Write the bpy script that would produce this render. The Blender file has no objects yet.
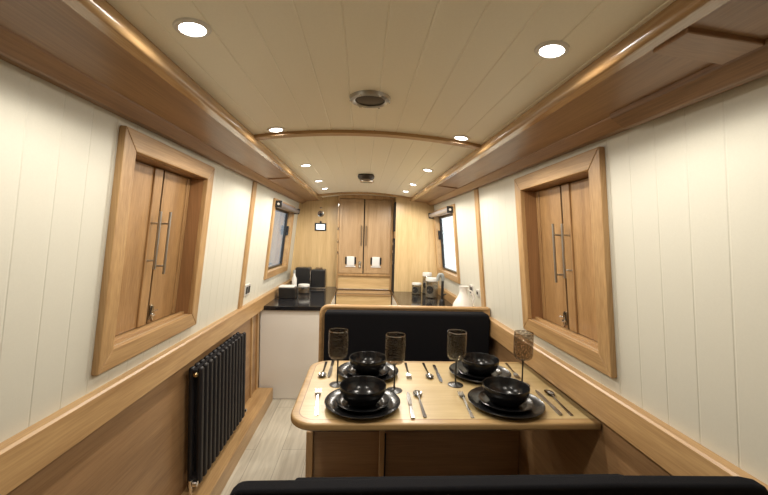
import bpy, bmesh, math, random
from mathutils import Vector, Matrix
random.seed(7)
scene = bpy.context.scene
COL = scene.collection
G = 0.885            # height of the gunwale ledge above the floor; z below is measured from that ledge
PI = math.pi
FL = -G              # the floor in those terms

# ------------------------------------------------------------------ materials
def new_mat(name):
    m = bpy.data.materials.new(name); m.use_nodes = True
    nt = m.node_tree
    return m, nt, nt.nodes['Principled BSDF']

def plain(name, col, rough=.5, metal=0, coat=0, spec=.5, bump=0, bscale=200, sheen=0):
    m, nt, b = new_mat(name)
    b.inputs['Base Color'].default_value = (*col, 1)
    b.inputs['Roughness'].default_value = rough
    b.inputs['Metallic'].default_value = metal
    b.inputs['Coat Weight'].default_value = coat
    b.inputs['Specular IOR Level'].default_value = spec
    if sheen:
        b.inputs['Sheen Weight'].default_value = sheen
    tc = nt.nodes.new('ShaderNodeTexCoord')
    n = nt.nodes.new('ShaderNodeTexNoise'); n.inputs['Scale'].default_value = bscale; n.inputs['Detail'].default_value = 3
    nt.links.new(tc.outputs['Object'], n.inputs['Vector'])
    if bump:
        bp = nt.nodes.new('ShaderNodeBump'); bp.inputs['Strength'].default_value = bump; bp.inputs['Distance'].default_value = .002
        nt.links.new(n.outputs['Fac'], bp.inputs['Height']); nt.links.new(bp.outputs['Normal'], b.inputs['Normal'])
    # a faint mottling of the surface
    mx = nt.nodes.new('ShaderNodeMixRGB'); mx.inputs['Color1'].default_value = (*col, 1)
    mx.inputs['Color2'].default_value = (*[c * .93 for c in col], 1)
    nt.links.new(n.outputs['Fac'], mx.inputs['Fac']); nt.links.new(mx.outputs['Color'], b.inputs['Base Color'])
    return m

_oak = {}
def oak(axis, light, dark, rough=.36, coat=.12, key=''):
    k = (axis, light, dark, rough, coat)
    if k in _oak: return _oak[k]
    m, nt, b = new_mat('oak_' + axis + key)
    tc = nt.nodes.new('ShaderNodeTexCoord')
    oi = nt.nodes.new('ShaderNodeObjectInfo')
    add = nt.nodes.new('ShaderNodeVectorMath'); add.operation = 'ADD'
    cmb = nt.nodes.new('ShaderNodeCombineXYZ')
    mul = nt.nodes.new('ShaderNodeMath'); mul.operation = 'MULTIPLY'; mul.inputs[1].default_value = 7
    nt.links.new(oi.outputs['Random'], mul.inputs[0])
    for i in range(3): nt.links.new(mul.outputs[0], cmb.inputs[i])
    nt.links.new(tc.outputs['Object'], add.inputs[0]); nt.links.new(cmb.outputs[0], add.inputs[1])
    def mapped(a, c):
        mp = nt.nodes.new('ShaderNodeMapping')
        mp.inputs['Scale'].default_value = [a if ax == axis else c for ax in 'xyz']
        nt.links.new(add.outputs[0], mp.inputs['Vector']); return mp
    n1 = nt.nodes.new('ShaderNodeTexNoise'); n1.inputs['Scale'].default_value = 1; n1.inputs['Detail'].default_value = 5; n1.inputs['Distortion'].default_value = .6
    nt.links.new(mapped(1.3, 17).outputs[0], n1.inputs['Vector'])
    n2 = nt.nodes.new('ShaderNodeTexNoise'); n2.inputs['Scale'].default_value = 1; n2.inputs['Detail'].default_value = 4
    nt.links.new(mapped(7, 190).outputs[0], n2.inputs['Vector'])
    mixf = nt.nodes.new('ShaderNodeMixRGB'); mixf.inputs['Fac'].default_value = .46
    nt.links.new(n1.outputs['Fac'], mixf.inputs['Color1']); nt.links.new(n2.outputs['Fac'], mixf.inputs['Color2'])
    cr = nt.nodes.new('ShaderNodeValToRGB')
    cr.color_ramp.elements[0].position = .36; cr.color_ramp.elements[0].color = (*[c * .9 for c in dark], 1)
    cr.color_ramp.elements[1].position = .66; cr.color_ramp.elements[1].color = (*light, 1)
    nt.links.new(mixf.outputs[0], cr.inputs['Fac']); nt.links.new(cr.outputs[0], b.inputs['Base Color'])
    bp = nt.nodes.new('ShaderNodeBump'); bp.inputs['Strength'].default_value = .04; bp.inputs['Distance'].default_value = .002
    nt.links.new(n2.outputs['Fac'], bp.inputs['Height']); nt.links.new(bp.outputs['Normal'], b.inputs['Normal'])
    b.inputs['Roughness'].default_value = rough
    b.inputs['Coat Weight'].default_value = coat; b.inputs['Coat Roughness'].default_value = .25
    _oak[k] = m
    return m

OL, OD = (.52, .335, .155), (.36, .205, .085)           # solid varnished oak
def O(ax): return oak(ax, OL, OD)
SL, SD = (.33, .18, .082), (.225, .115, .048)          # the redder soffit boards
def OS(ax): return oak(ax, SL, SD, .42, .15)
VL, VD = (.66, .48, .25), (.55, .37, .17)             # pale veneer of bulkheads and table
def OV(ax): return oak(ax, VL, VD, .34, .1)
OSH = oak('z', (.43, .255, .11), (.30, .165, .066))
PL, PD = (.37, .22, .105), (.27, .15, .068)             # lower lining veneer
def OP(ax): return oak(ax, PL, PD, .4, .1)

M_white = plain('cream_painted_boards', (.635, .62, .535), .45)
M_ceil = plain('cream_ceiling_boards', (.90, .85, .70), .42)
M_cab = plain('white_cabinet_paint', (.78, .76, .72), .4)
M_black_fabric = plain('black_upholstery', (.009, .009, .011), .95, spec=.1, bump=.5, bscale=900)
M_ceramic = plain('black_stoneware', (.009, .009, .010), .22, spec=.4, bump=.15, bscale=60)
M_steel = plain('polished_steel', (.62, .61, .60), .16, 1)
M_chrome = plain('chrome', (.70, .70, .70), .12, 1)
M_brushed = plain('brushed_nickel', (.5, .49, .47), .3, 1)
M_rad = plain('black_radiator_paint', (.012, .011, .013), .5, spec=.35)
M_blackmetal = plain('black_metal', (.012, .012, .013), .3)
M_satin = plain('satin_steel', (.85, .85, .84), .5, .8)
M_bronze = plain('bronze', (.22, .16, .10), .4, .7)
M_cutlery = plain('cutlery_steel', (.27, .265, .26), .16, 1)
M_brass = plain('brass', (.55, .42, .22), .3, 1)
M_worktop = plain('black_stone_worktop', (.012, .012, .014), .10, spec=.6)
M_gap = plain('dark_gap', (.012, .01, .008), .8)
M_whiteglaze = plain('white_glaze', (.78, .76, .72), .3)
M_lid = plain('white_lid', (.72, .70, .66), .4)
M_grey = plain('grey_plastic', (.30, .32, .31), .4)
M_bezel = plain('white_bezel', (.75, .73, .68), .35)
M_vent = plain('dark_vent', (.06, .05, .045), .4, .6)
M_ext = plain('grey_shed_cladding', (.20, .215, .235), .7)

def emis(name, col, s):
    m, nt, b = new_mat(name)
    b.inputs['Base Color'].default_value = (*col, 1)
    b.inputs['Emission Color'].default_value = (*col, 1); b.inputs['Emission Strength'].default_value = s
    return m
M_lens = emis('lamp_lens', (1, .95, .88), 14)
M_screen = emis('lit_screen', (.75, .85, 1), 1.2)

def glass(name, tint, gloss, bumpnode=None, rough=.03):
    m = bpy.data.materials.new(name); m.use_nodes = True
    nt = m.node_tree; nt.nodes.clear()
    out = nt.nodes.new('ShaderNodeOutputMaterial')
    tr = nt.nodes.new('ShaderNodeBsdfTransparent'); tr.inputs['Color'].default_value = (*tint, 1)
    gl = nt.nodes.new('ShaderNodeBsdfGlossy'); gl.inputs['Roughness'].default_value = rough; gl.inputs['Color'].default_value = (.9, .9, .9, 1)
    fr = nt.nodes.new('ShaderNodeFresnel'); fr.inputs['IOR'].default_value = 1.5
    ad = nt.nodes.new('ShaderNodeMath'); ad.operation = 'ADD'; ad.inputs[1].default_value = gloss; ad.use_clamp = True
    mx = nt.nodes.new('ShaderNodeMixShader')
    ge = nt.nodes.new('ShaderNodeNewGeometry')          # same index of refraction from either face
    io = nt.nodes.new('ShaderNodeMapRange'); io.inputs['To Min'].default_value = 1.5; io.inputs['To Max'].default_value = 1 / 1.5
    nt.links.new(ge.outputs['Backfacing'], io.inputs['Value']); nt.links.new(io.outputs[0], fr.inputs['IOR'])
    nt.links.new(fr.outputs[0], ad.inputs[0]); nt.links.new(ad.outputs[0], mx.inputs[0])
    nt.links.new(tr.outputs[0], mx.inputs[1]); nt.links.new(gl.outputs[0], mx.inputs[2])
    nt.links.new(mx.outputs[0], out.inputs['Surface'])
    if bumpnode:
        tc = nt.nodes.new('ShaderNodeTexCoord')
        v = nt.nodes.new('ShaderNodeTexVoronoi'); v.inputs['Scale'].default_value = bumpnode
        nt.links.new(tc.outputs['Object'], v.inputs['Vector'])
        bp = nt.nodes.new('ShaderNodeBump'); bp.inputs['Strength'].default_value = 1; bp.inputs['Distance'].default_value = .004
        nt.links.new(v.outputs['Distance'], bp.inputs['Height'])
        nt.links.new(bp.outputs['Normal'], gl.inputs['Normal'])
        # the moulded pattern is deeper coloured between its facets
        cr = nt.nodes.new('ShaderNodeValToRGB')
        cr.color_ramp.elements[0].color = (*[min(1, t * 1.12) for t in tint], 1); cr.color_ramp.elements[1].color = (*[t * .72 for t in tint], 1)
        cr.color_ramp.elements[0].position = .2; cr.color_ramp.elements[1].position = .6
        nt.links.new(v.outputs['Distance'], cr.inputs['Fac']); nt.links.new(cr.outputs[0], tr.inputs['Color'])
    return m
M_smoke = glass('smoky_glass', (.87, .83, .785), .0, 130, .06)
M_rim = glass('clear_rim_glass', (.9, .87, .83), .35)
M_jar = glass('jar_glass', (.86, .86, .84), .08)
M_pane = glass('window_glass', (.93, .95, .95), .03)

def floor_mat():
    m, nt, b = new_mat('pale_oak_planks')
    tc = nt.nodes.new('ShaderNodeTexCoord')
    mp = nt.nodes.new('ShaderNodeMapping'); mp.inputs['Rotation'].default_value = (0, 0, PI / 2)
    br = nt.nodes.new('ShaderNodeTexBrick'); br.inputs['Scale'].default_value = 1
    br.inputs['Brick Width'].default_value = 1.2; br.inputs['Row Height'].default_value = .17; br.inputs['Mortar Size'].default_value = .002
    br.inputs['Color1'].default_value = (.56, .52, .43, 1); br.inputs['Color2'].default_value = (.50, .46, .38, 1); br.inputs['Mortar'].default_value = (.3, .27, .22, 1)
    nt.links.new(tc.outputs['Object'], mp.inputs['Vector']); nt.links.new(mp.outputs[0], br.inputs['Vector'])
    mp2 = nt.nodes.new('ShaderNodeMapping'); mp2.inputs['Scale'].default_value = (40, 3, 10)
    n = nt.nodes.new('ShaderNodeTexNoise'); n.inputs['Scale'].default_value = 1; n.inputs['Detail'].default_value = 5; n.inputs['Distortion'].default_value = 1
    nt.links.new(tc.outputs['Object'], mp2.inputs['Vector']); nt.links.new(mp2.outputs[0], n.inputs['Vector'])
    cr = nt.nodes.new('ShaderNodeValToRGB')
    cr.color_ramp.elements[0].position = .3; cr.color_ramp.elements[0].color = (.78, .77, .75, 1)
    cr.color_ramp.elements[1].position = .65; cr.color_ramp.elements[1].color = (1.05, 1.05, 1.05, 1)
    nt.links.new(n.outputs['Fac'], cr.inputs['Fac'])
    mx = nt.nodes.new('ShaderNodeMixRGB'); mx.blend_type = 'MULTIPLY'; mx.inputs['Fac'].default_value = 1
    nt.links.new(br.outputs['Color'], mx.inputs['Color1']); nt.links.new(cr.outputs[0], mx.inputs['Color2'])
    nt.links.new(mx.outputs[0], b.inputs['Base Color']); b.inputs['Roughness'].default_value = .45
    return m
M_floor = floor_mat()

# ------------------------------------------------------------------ mesh helpers
class MB:
    def __init__(s): s.bm = bmesh.new()
    def hexa(s, p, bev=0, seg=2):
        # p: 8 points, bottom ring 0-3, top ring 4-7
        v = [s.bm.verts.new(q) for q in p]
        fs = [s.bm.faces.new([v[i] for i in f]) for f in ((3, 2, 1, 0), (4, 5, 6, 7), (0, 1, 5, 4), (1, 2, 6, 5), (2, 3, 7, 6), (3, 0, 4, 7))]
        bmesh.ops.recalc_face_normals(s.bm, faces=fs)
        if bev:
            es = list({e for f in fs for e in f.edges})
            bmesh.ops.bevel(s.bm, geom=es, offset=bev, segments=seg, profile=.5, affect='EDGES')
        return s
    def box(s, x0, x1, y0, y1, z0, z1, bev=0, seg=2):
        return s.hexa([(x0, y0, z0), (x1, y0, z0), (x1, y1, z0), (x0, y1, z0), (x0, y0, z1), (x1, y0, z1), (x1, y1, z1), (x0, y1, z1)], bev, seg)
    def prism(s, prof, y0, y1, dz=lambda y: 0, ys=None, cap=True):
        # closed (x, z) outline carried along y
        ys = ys or [y0, y1]
        rings = [[s.bm.verts.new((x, y, z + dz(y))) for x, z in prof] for y in ys]
        fs = []
        n = len(prof)
        for a, b in zip(rings, rings[1:]):
            for i in range(n): fs.append(s.bm.faces.new((a[i], a[(i + 1) % n], b[(i + 1) % n], b[i])))
        if cap:
            fs.append(s.bm.faces.new(rings[0])); fs.append(s.bm.faces.new(rings[-1][::-1]))
        bmesh.ops.recalc_face_normals(s.bm, faces=fs)
        return s
    def slab(s, outline, z0, z1, bev=0, seg=2):
        # (x, y) outline raised from z0 to z1
        a = [s.bm.verts.new((x, y, z0)) for x, y in outline]; b = [s.bm.verts.new((x, y, z1)) for x, y in outline]
        n = len(a)
        fs = [s.bm.faces.new(a[::-1]), s.bm.faces.new(b)]
        for i in range(n): fs.append(s.bm.faces.new((a[i], a[(i + 1) % n], b[(i + 1) % n], b[i])))
        bmesh.ops.recalc_face_normals(s.bm, faces=fs)
        if bev:
            es = list(set(fs[0].edges) | set(fs[1].edges))
            bmesh.ops.bevel(s.bm, geom=es, offset=bev, segments=seg, profile=.5, affect='EDGES')
        return s
    def panel_xz(s, outline, y0, y1, bev=0, seg=2):
        a = [s.bm.verts.new((x, y0, z)) for x, z in outline]; b = [s.bm.verts.new((x, y1, z)) for x, z in outline]
        n = len(a)
        fs = [s.bm.faces.new(a), s.bm.faces.new(b[::-1])]
        for i in range(n): fs.append(s.bm.faces.new((a[i], a[(i + 1) % n], b[(i + 1) % n], b[i])))
        bmesh.ops.recalc_face_normals(s.bm, faces=fs)
        if bev:
            es = list(set(fs[0].edges) | set(fs[1].edges))
            bmesh.ops.bevel(s.bm, geom=es, offset=bev, segments=seg, profile=.5, affect='EDGES')
        return s
    def tube(s, pts, r, n=10, flat=None):
        pts = [Vector(p) for p in pts]
        rs = r if isinstance(r, (list, tuple)) else [r] * len(pts)
        rings = []
        ref = None
        for i, p in enumerate(pts):
            d = (pts[min(i + 1, len(pts) - 1)] - pts[max(i - 1, 0)]).normalized()
            if ref is None:
                ref = d.orthogonal().normalized()
            u = (ref - d * ref.dot(d)).normalized(); ref = u
            w = d.cross(u)
            rings.append([s.bm.verts.new(p + (u * math.cos(2 * PI * k / n) + w * math.sin(2 * PI * k / n)) * rs[i]) for k in range(n)])
        fs = []
        for a, b in zip(rings, rings[1:]):
            for k in range(n): fs.append(s.bm.faces.new((a[k], a[(k + 1) % n], b[(k + 1) % n], b[k])))
        fs.append(s.bm.faces.new(rings[0][::-1])); fs.append(s.bm.faces.new(rings[-1]))
        bmesh.ops.recalc_face_normals(s.bm, faces=fs)
        return s
    def lathe(s, prof, c=(0, 0, 0), n=32, axis=None, squash=(1, 1)):
        # (r, h) outline turned about an axis through c; r == 0 closes an end
        ax = Vector(axis).normalized() if axis else Vector((0, 0, 1))
        u = Vector((1, 0, 0)) if not axis else ax.orthogonal().normalized()
        w = ax.cross(u); c = Vector(c)
        rings = []
        for r, h in prof:
            if r < 1e-6: rings.append([s.bm.verts.new(c + ax * h)])
            else: rings.append([s.bm.verts.new(c + ax * h + (u * math.cos(2 * PI * k / n) * squash[0] + w * math.sin(2 * PI * k / n) * squash[1]) * r) for k in range(n)])
        fs = []
        for a, b in zip(rings, rings[1:]):
            if len(a) == 1 and len(b) == 1: continue
            for k in range(n):
                k2 = (k + 1) % n
                if len(a) == 1: fs.append(s.bm.faces.new((a[0], b[k2], b[k])))
                elif len(b) == 1: fs.append(s.bm.faces.new((a[k], a[k2], b[0])))
                else: fs.append(s.bm.faces.new((a[k], a[k2], b[k2], b[k])))
        bmesh.ops.recalc_face_normals(s.bm, faces=fs)
        return s
    def build(s, name, m, parent=None, origin=None, smooth=True, ang=38):
        # points are in boat coordinates; the object keeps an origin at its own base
        if parent is not None:
            org = wloc(parent)
        elif origin is not None:
            org = Vector((origin[0], origin[1], origin[2] + G))
        else:
            vs = [v.co for v in s.bm.verts]
            org = Vector(((min(v.x for v in vs) + max(v.x for v in vs)) / 2, (min(v.y for v in vs) + max(v.y for v in vs)) / 2, min(v.z for v in vs) + G))
        for v in s.bm.verts: v.co = v.co + Vector((0, 0, G)) - org
        me = bpy.data.meshes.new(name); s.bm.to_mesh(me); s.bm.free()
        if smooth:
            for p in me.polygons: p.use_smooth = True
            me.set_sharp_from_angle(angle=math.radians(ang))
        me.materials.append(m)
        o = bpy.data.objects.new(name, me); COL.objects.link(o)
        if smooth:
            wn = o.modifiers.new('weighted_normals', 'WEIGHTED_NORMAL'); wn.keep_sharp = True; wn.weight = 80
        if parent is not None: o.parent = parent
        else: o.location = org
        return o

def wloc(o):
    v = Vector(o.location)
    while o.parent is not None:
        o = o.parent; v = v + Vector(o.location)
    return v

def tag(o, label=None, cat=None, group=None, kind=None):
    if label: o['label'] = label
    if cat: o['category'] = cat
    if group: o['group'] = group
    if kind: o['kind'] = kind
    return o
def thing(name, loc, label, cat, group=None, rz=0):
    o = bpy.data.objects.new(name, None); o.empty_display_size = .05; COL.objects.link(o)
    o.location = (loc[0], loc[1], loc[2] + G); o.rotation_euler = (0, 0, rz)
    return tag(o, label, cat, group)
def struct(o, label, cat): return tag(o, label, cat, kind='structure')
def sempty(name, loc, label, cat):
    return struct(thing(name, loc, None, None), label, cat)
def kids(o): return [c for c in list(COL.objects) if c.parent == o]
def dup(o, loc=None, rz=None, label=None, parent=None):
    c = o.copy(); COL.objects.link(c)
    if parent is not None: c.parent = parent
    if loc is not None: c.location = (loc[0], loc[1], loc[2] + G)
    if rz is not None: c.rotation_euler = (0, 0, rz)
    if label: c['label'] = label
    for k in kids(o): dup(k, parent=c)
    return c

def wx(z): return .870 - .1009 * z                    # half width of the leaning cabin side
def sheer(y): return .0125 * (y - 1.5)                # the roof line rises towards the stern
def W(s, y, z, off): return (s * (wx(z) - off), y, z)
def wbox(mb, s, y0, y1, z0, z1, o0, o1, bev=0, seg=2, top=lambda y: 0):
    # a block lying on the leaning side, o0..o1 = how far it stands into the room
    p = [W(s, y0, z0, o0), W(s, y0, z0, o1), W(s, y1, z0, o1), W(s, y1, z0, o0)]
    q = [W(s, y0, z1 + top(y0), o0), W(s, y0, z1 + top(y0), o1), W(s, y1, z1 + top(y1), o1), W(s, y1, z1 + top(y1), o0)]
    return mb.hexa(p + q, bev, seg)

YB, YL, YR, YD = -1.15, 4.42, 4.12, 4.36              # behind the camera; left, right bulkhead; stern doors
NW = (1.262, 1.822, .122, .775)                        # opening of the two near windows
FW = (3.235, 4.07, .19, .775)                           # opening of the two far windows

# ------------------------------------------------------------------ the shell
struct(MB().box(-.9, .9, YB, 4.6, FL - .03, FL).build('floor', M_floor, origin=(0, 0, FL)), 'pale grey oak plank floor along the aisle', 'floor')

def side_wall(s, yend):
    ys = []
    y = .79 - .0985 * 20
    edges = []
    while y < yend + .1:
        edges.append(y); y += .0985
    pts = [(YB, 0)]
    for e in edges:
        if e - .003 > YB and e + .003 < yend:
            pts += [(e - .003, 0), (e - .0012, -.0009), (e + .0012, -.0009), (e + .003, 0)]
    pts.append((yend, 0))
    for w in (NW, FW):
        for yy in w[:2]:
            pts.append((yy, 0))
    pts.sort()
    mb = MB()
    def q(a, b, z0, z1):
        vs = [mb.bm.verts.new(W(s, a[0], z0, a[1])), mb.bm.verts.new(W(s, b[0], z0, b[1])), mb.bm.verts.new(W(s, b[0], z1, b[1])), mb.bm.verts.new(W(s, a[0], z1, a[1]))]
        f = mb.bm.faces.new(vs if s < 0 else vs[::-1])
    for a, b in zip(pts, pts[1:]):
        if b[0] - a[0] < 1e-5: continue
        mid = (a[0] + b[0]) / 2
        hit = [w for w in (NW, FW) if w[0] < mid < w[1]]
        if hit:
            q(a, b, -.03, hit[0][2]); q(a, b, hit[0][3], .96)
        else: q(a, b, -.03, .96)
    return mb
struct(side_wall(-1, 4.45).build('wall_left', M_white, smooth=False), 'cream tongue and groove boarding on the left cabin side', 'wall')
struct(side_wall(1, 4.45).build('wall_right', M_white, smooth=False), 'cream tongue and groove boarding on the right cabin side', 'wall')

# lower lining below the gunwale
for s, nm in ((-1, 'left'), (1, 'right')):
    x0, x1 = sorted((s * .88, s * .90))
    struct(MB().box(x0, x1, YB, 4.45, FL, -.01).build('wall_lower_' + nm, OP('y')), 'oak veneer lining below the ledge on the %s side' % nm, 'wall')

# ceiling: arched boards with grooves running lengthwise
def zc(x): return .986 - .16 * x * x
def ceiling():
    xs = []
    e = .02 - .0945 * 8
    grooves = [e + .0945 * k for k in range(20)]
    pts = []
    x = -.56
    while x <= .5601:
        if all(abs(x - g) > .006 for g in grooves): pts.append((x, 0))
        x += .02
    for g in grooves:
        if abs(g) < .55: pts += [(g - .003, 0), (g - .0012, .0018), (g + .0012, .0018), (g + .003, 0)]
    pts.sort()
    mb = MB()
    ra = [mb.bm.verts.new((x, YB, zc(x) + d + sheer(YB))) for x, d in pts]
    rb = [mb.bm.verts.new((x, 4.45, zc(x) + d + sheer(4.45))) for x, d in pts]
    for i in range(len(pts) - 1): mb.bm.faces.new((ra[i], ra[i + 1], rb[i + 1], rb[i]))
    return mb
struct(ceiling().build('ceiling', M_ceil, smooth=False), 'arched cream boarded ceiling', 'ceiling')

n = 0
def trim(mb, m, label, ang=38):
    global n
    n += 1
    return struct(mb.build('trim_%d' % n, m, ang=ang), label, 'trim')

for s, nm in ((-1, 'left'), (1, 'right')):
    # rounded moulding at the edge of the ceiling
    prof = [(.513, .949), (.505, .947), (.5015, .943), (.500, .937), (.500, .923), (.5015, .916), (.505, .911), (.511, .908), (.536, .907), (.538, .911), (.575, .911), (.575, .949)]
    trim(MB().prism([(s * x, z) for x, z in prof], YB, 4.42, sheer), oak('y', OL, OD, .2, .6), 'rounded oak moulding along the %s edge of the ceiling' % nm, 30)
    # soffit board
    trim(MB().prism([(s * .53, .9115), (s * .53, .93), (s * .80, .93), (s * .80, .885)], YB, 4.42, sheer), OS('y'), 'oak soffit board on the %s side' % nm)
    # pelmet between soffit and wall
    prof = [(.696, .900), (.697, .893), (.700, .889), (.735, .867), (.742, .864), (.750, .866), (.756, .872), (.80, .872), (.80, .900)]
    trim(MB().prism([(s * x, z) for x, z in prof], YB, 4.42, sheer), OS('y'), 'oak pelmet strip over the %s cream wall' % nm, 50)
    # gunwale ledge with its deep fascia
    prof = [(.834, -.108), (.834, -.006), (.840, 0), (.90, 0), (.90, -.016), (.862, -.016), (.862, -.108)]
    trim(MB().prism([(s * x, z) for x, z in prof], YB, 4.42), O('y'), 'deep oak ledge along the %s cabin side' % nm, 30)
# the near right pelmet is a second thicker board, with a cover strip across the soffit
prof = [(.684, .899), (.685, .886), (.690, .881), (.725, .859), (.734, .856), (.748, .858), (.753, .868), (.753, .9)]
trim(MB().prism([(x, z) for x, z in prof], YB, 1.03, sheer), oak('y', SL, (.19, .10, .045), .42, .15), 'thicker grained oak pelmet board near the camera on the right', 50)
def cover_strip(s_, x0, x1, y0, y1, t):
    zs = lambda x, y: .912 - (x - .53) * .098 + sheer(y)
    p = [(s_ * x, y, zs(x, y) - t) for x, y in ((x0, y0), (x1, y0), (x1, y1), (x0, y1))] + [(s_ * x, y, zs(x, y) + .003) for x, y in ((x0, y0), (x1, y0), (x1, y1), (x0, y1))]
    return MB().hexa(p, .002, 1)
trim(cover_strip(1, .540, .70, .622, .70, .010), OS('x'), 'oak cover strip across the right soffit near the camera')
trim(cover_strip(1, .540, .69, 2.75, 2.775, .008), OS('x'), 'thin oak cover strip across the right soffit beyond the window')
trim(cover_strip(-1, .540, .69, 2.62, 2.645, .008), OS('x'), 'thin oak cover strip across the left soffit beyond the window')

# arched beams across the ceiling
def arch(y, w, t):
    mb = MB()
    N = 24
    lo0, lo1, hi0, hi1 = [], [], [], []
    for i in range(N + 1):
        x = -.505 + 1.01 * i / N
        z = zc(x) + sheer(y)
        lo0.append(mb.bm.verts.new((x, y - w / 2, z - t))); lo1.append(mb.bm.verts.new((x, y + w / 2, z - t)))
        hi0.append(mb.bm.verts.new((x, y - w / 2, z + .006))); hi1.append(mb.bm.verts.new((x, y + w / 2, z + .006)))
    fs = []
    for i in range(N):
        fs += [mb.bm.faces.new((lo0[i], lo0[i + 1], lo1[i + 1], lo1[i])), mb.bm.faces.new((hi0[i], hi1[i], hi1[i + 1], hi0[i + 1])),
               mb.bm.faces.new((lo0[i], hi0[i], hi0[i + 1], lo0[i + 1])), mb.bm.faces.new((lo1[i], lo1[i + 1], hi1[i + 1], hi1[i]))]
    bmesh.ops.recalc_face_normals(mb.bm, faces=fs)
    return mb
trim(arch(1.655, .045, .014), O('x'), 'arched oak beam across the ceiling above the table')
trim(arch(4.06, .03, .022), O('x'), 'arched oak beam in front of the stern doors')

# upright battens on the cream walls
for s, y0, y1, nm in ((-1, 2.575, 2.645, 'left'), (1, 2.53, 2.60, 'right')):
    trim(wbox(MB(), s, y0, y1, 0, .868, -.004, .013, .003, 1, sheer), O('z'), 'upright oak batten on the %s wall beyond the radiator' % nm if s < 0 else 'upright oak batten on the right wall beyond the bench')
# battens on the lower left lining
for y0, y1, lab in ((2.93, 2.955, 'slim oak batten on the lining behind the radiator'), (3.085, 3.135, 'oak cover strip against the white kitchen cabinet')):
    trim(MB().box(-.885, -.868, y0, y1, FL, -.10, .002, 1), O('z'), lab)
# pipe boxing along the left side
struct(MB().prism([(-.88, FL), (-.745, FL), (-.745, -.782), (-.749, -.777), (-.88, -.777)], YB, 3.13).build('baseboard_left', O('y')), 'low oak boxing along the floor under the radiator', 'baseboard')

# bulkheads
def bulk(y, t, side):
    s = -1 if side == 'left' else 1
    x0 = .30 if s < 0 else .352
    return MB().panel_xz([(s * x0, FL), (s * .89, FL), (s * .89, -.02), (s * wx(.95), .96), (s * .55, .985), (s * x0, 1.02)], y, y + t)
struct(bulk(YL, .03, 'left').build('wall_far_left', OV('z')), 'pale veneered bulkhead left of the stern doors', 'wall')
struct(bulk(YR, .33, 'right').build('wall_far_right', OV('z')), 'pale veneered bulkhead right of the stern doors', 'wall')
struct(MB().box(-.9, .9, YB - .03, YB, FL, 1.02).build('wall_behind', OV('z')), 'oak bulkhead behind the viewpoint', 'wall')
struct(MB().box(-.31, .36, YD + .02, YD + .06, FL, 1.05).build('wall_far', O('z')), 'oak panel behind the stern doors', 'wall')

# ------------------------------------------------------------------ near windows with shutters
def near_window(s, num):
    side = 'left' if s < 0 else 'right'
    y0, y1, z0, z1 = NW
    w = sempty('window_%d' % num, (s * .86, (y0 + y1) / 2, z0), 'oak framed window with closed wooden shutters on the %s wall' % side, 'window')
    fo = .022
    a, b = .066, .068
    # four mitred boards
    def board(q, m, nm):
        mb = MB(); mb.hexa([W(s, y, z, -.002) for y, z in q] + [W(s, y, z, fo) for y, z in q], .005); mb.build(nm, m, w)
    ou = [(y0 - a, z0 - b), (y1 + a, z0 - b), (y1 + a, z1 + b), (y0 - a, z1 + b)]
    inn = [(y0, z0), (y1, z0), (y1, z1), (y0, z1)]
    for k in range(4):
        k2 = (k + 1) % 4
        board([ou[k], ou[k2], inn[k2], inn[k]], O('y') if k in (0, 2) else O('z'), 'window_rail' if k in (0, 2) else 'window_frame')
    j = MB()
    dp = -.085
    wbox(j, s, y0 - .016, y0, z0 - .016, z1 + .016, dp, 0)
    wbox(j, s, y1, y1 + .016, z0 - .016, z1 + .016, dp, 0)
    wbox(j, s, y0, y1, z1, z1 + .016, dp, 0)
    j.build('jamb', oak('z', (.33, .17, .075), (.25, .125, .05)), w)
    sl = MB(); wbox(sl, s, y0, y1, z0 - .016, z0, dp, -.001); wbox(sl, s, y0 + .002, y1 - .002, z0 - .002, z0 + .012, -.035, -.015, .003)
    sl.build('sill', O('y'), w)
    bk = MB(); wbox(bk, s, y0 - .016, y1 + .016, z0 - .016, z1 + .016, dp - .012, dp)
    bk.build('backing', M_gap, w)
    ym = 1.59
    # near leaf: recessed panel with a raised stile beside the gap
    l1 = MB()
    wbox(l1, s, y0 + .003, ym - .009, z0 + .004, z1 - .004, dp + .002, -.066)
    wbox(l1, s, ym - .066, ym - .009, z0 + .004, z1 - .004, -.067, -.058, .002, 1)
    wbox(l1, s, y0 + .003, y0 + .05, z0 + .004, z1 - .004, -.067, -.058, .002, 1)
    gp = MB(); wbox(gp, s, ym - .009, ym + .009, z0 + .004, z1 - .004, dp + .002, -.067); gp.build('gap', M_gap, w)
    o1 = l1.build('shutter', OSH, w)
    l2 = MB()
    wbox(l2, s, ym + .009, y1 - .003, z0 + .004, z1 - .004, dp + .002, -.062)
    wbox(l2, s, y1 - .03, y1 - .003, z0 + .004, z1 - .004, -.063, -.057, .002, 1)
    o2 = l2.build('shutter', OSH, w)
    for o, yh, zb, zt_ in ((o1, 1.538, .362, .598), (o2, 1.613, .335, .60)):
        h = MB()
        h.tube([W(s, yh, zb, -.028), W(s, yh, zt_, -.028)], .0055, 10)
        for zz in (zb + .035, zt_ - .05):
            h.tube([W(s, yh, zz, -.060), W(s, yh, zz, -.026)], .0042, 8)
        h.build('pull_handle', M_brushed, o)
    la = MB()
    wbox(la, s, ym + .006, ym + .026, z0 + .022, z0 + .082, -.061, -.056, .001, 1)
    la.tube([W(s, ym + .016, z0 + .012, -.051), W(s, ym + .016, z0 + .078, -.051)], .0045, 8)
    la.tube([W(s, ym + .016, z0 + .055, -.051), W(s, ym + .034, z0 + .058, -.040)], .0038, 8)
    wbox(la, s, ym + .004, ym + .028, z0 + .034, z0 + .044, -.056, -.045, .001, 1)
    la.build('bolt', M_chrome, o2)
near_window(-1, 1)
near_window(1, 2)

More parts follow.
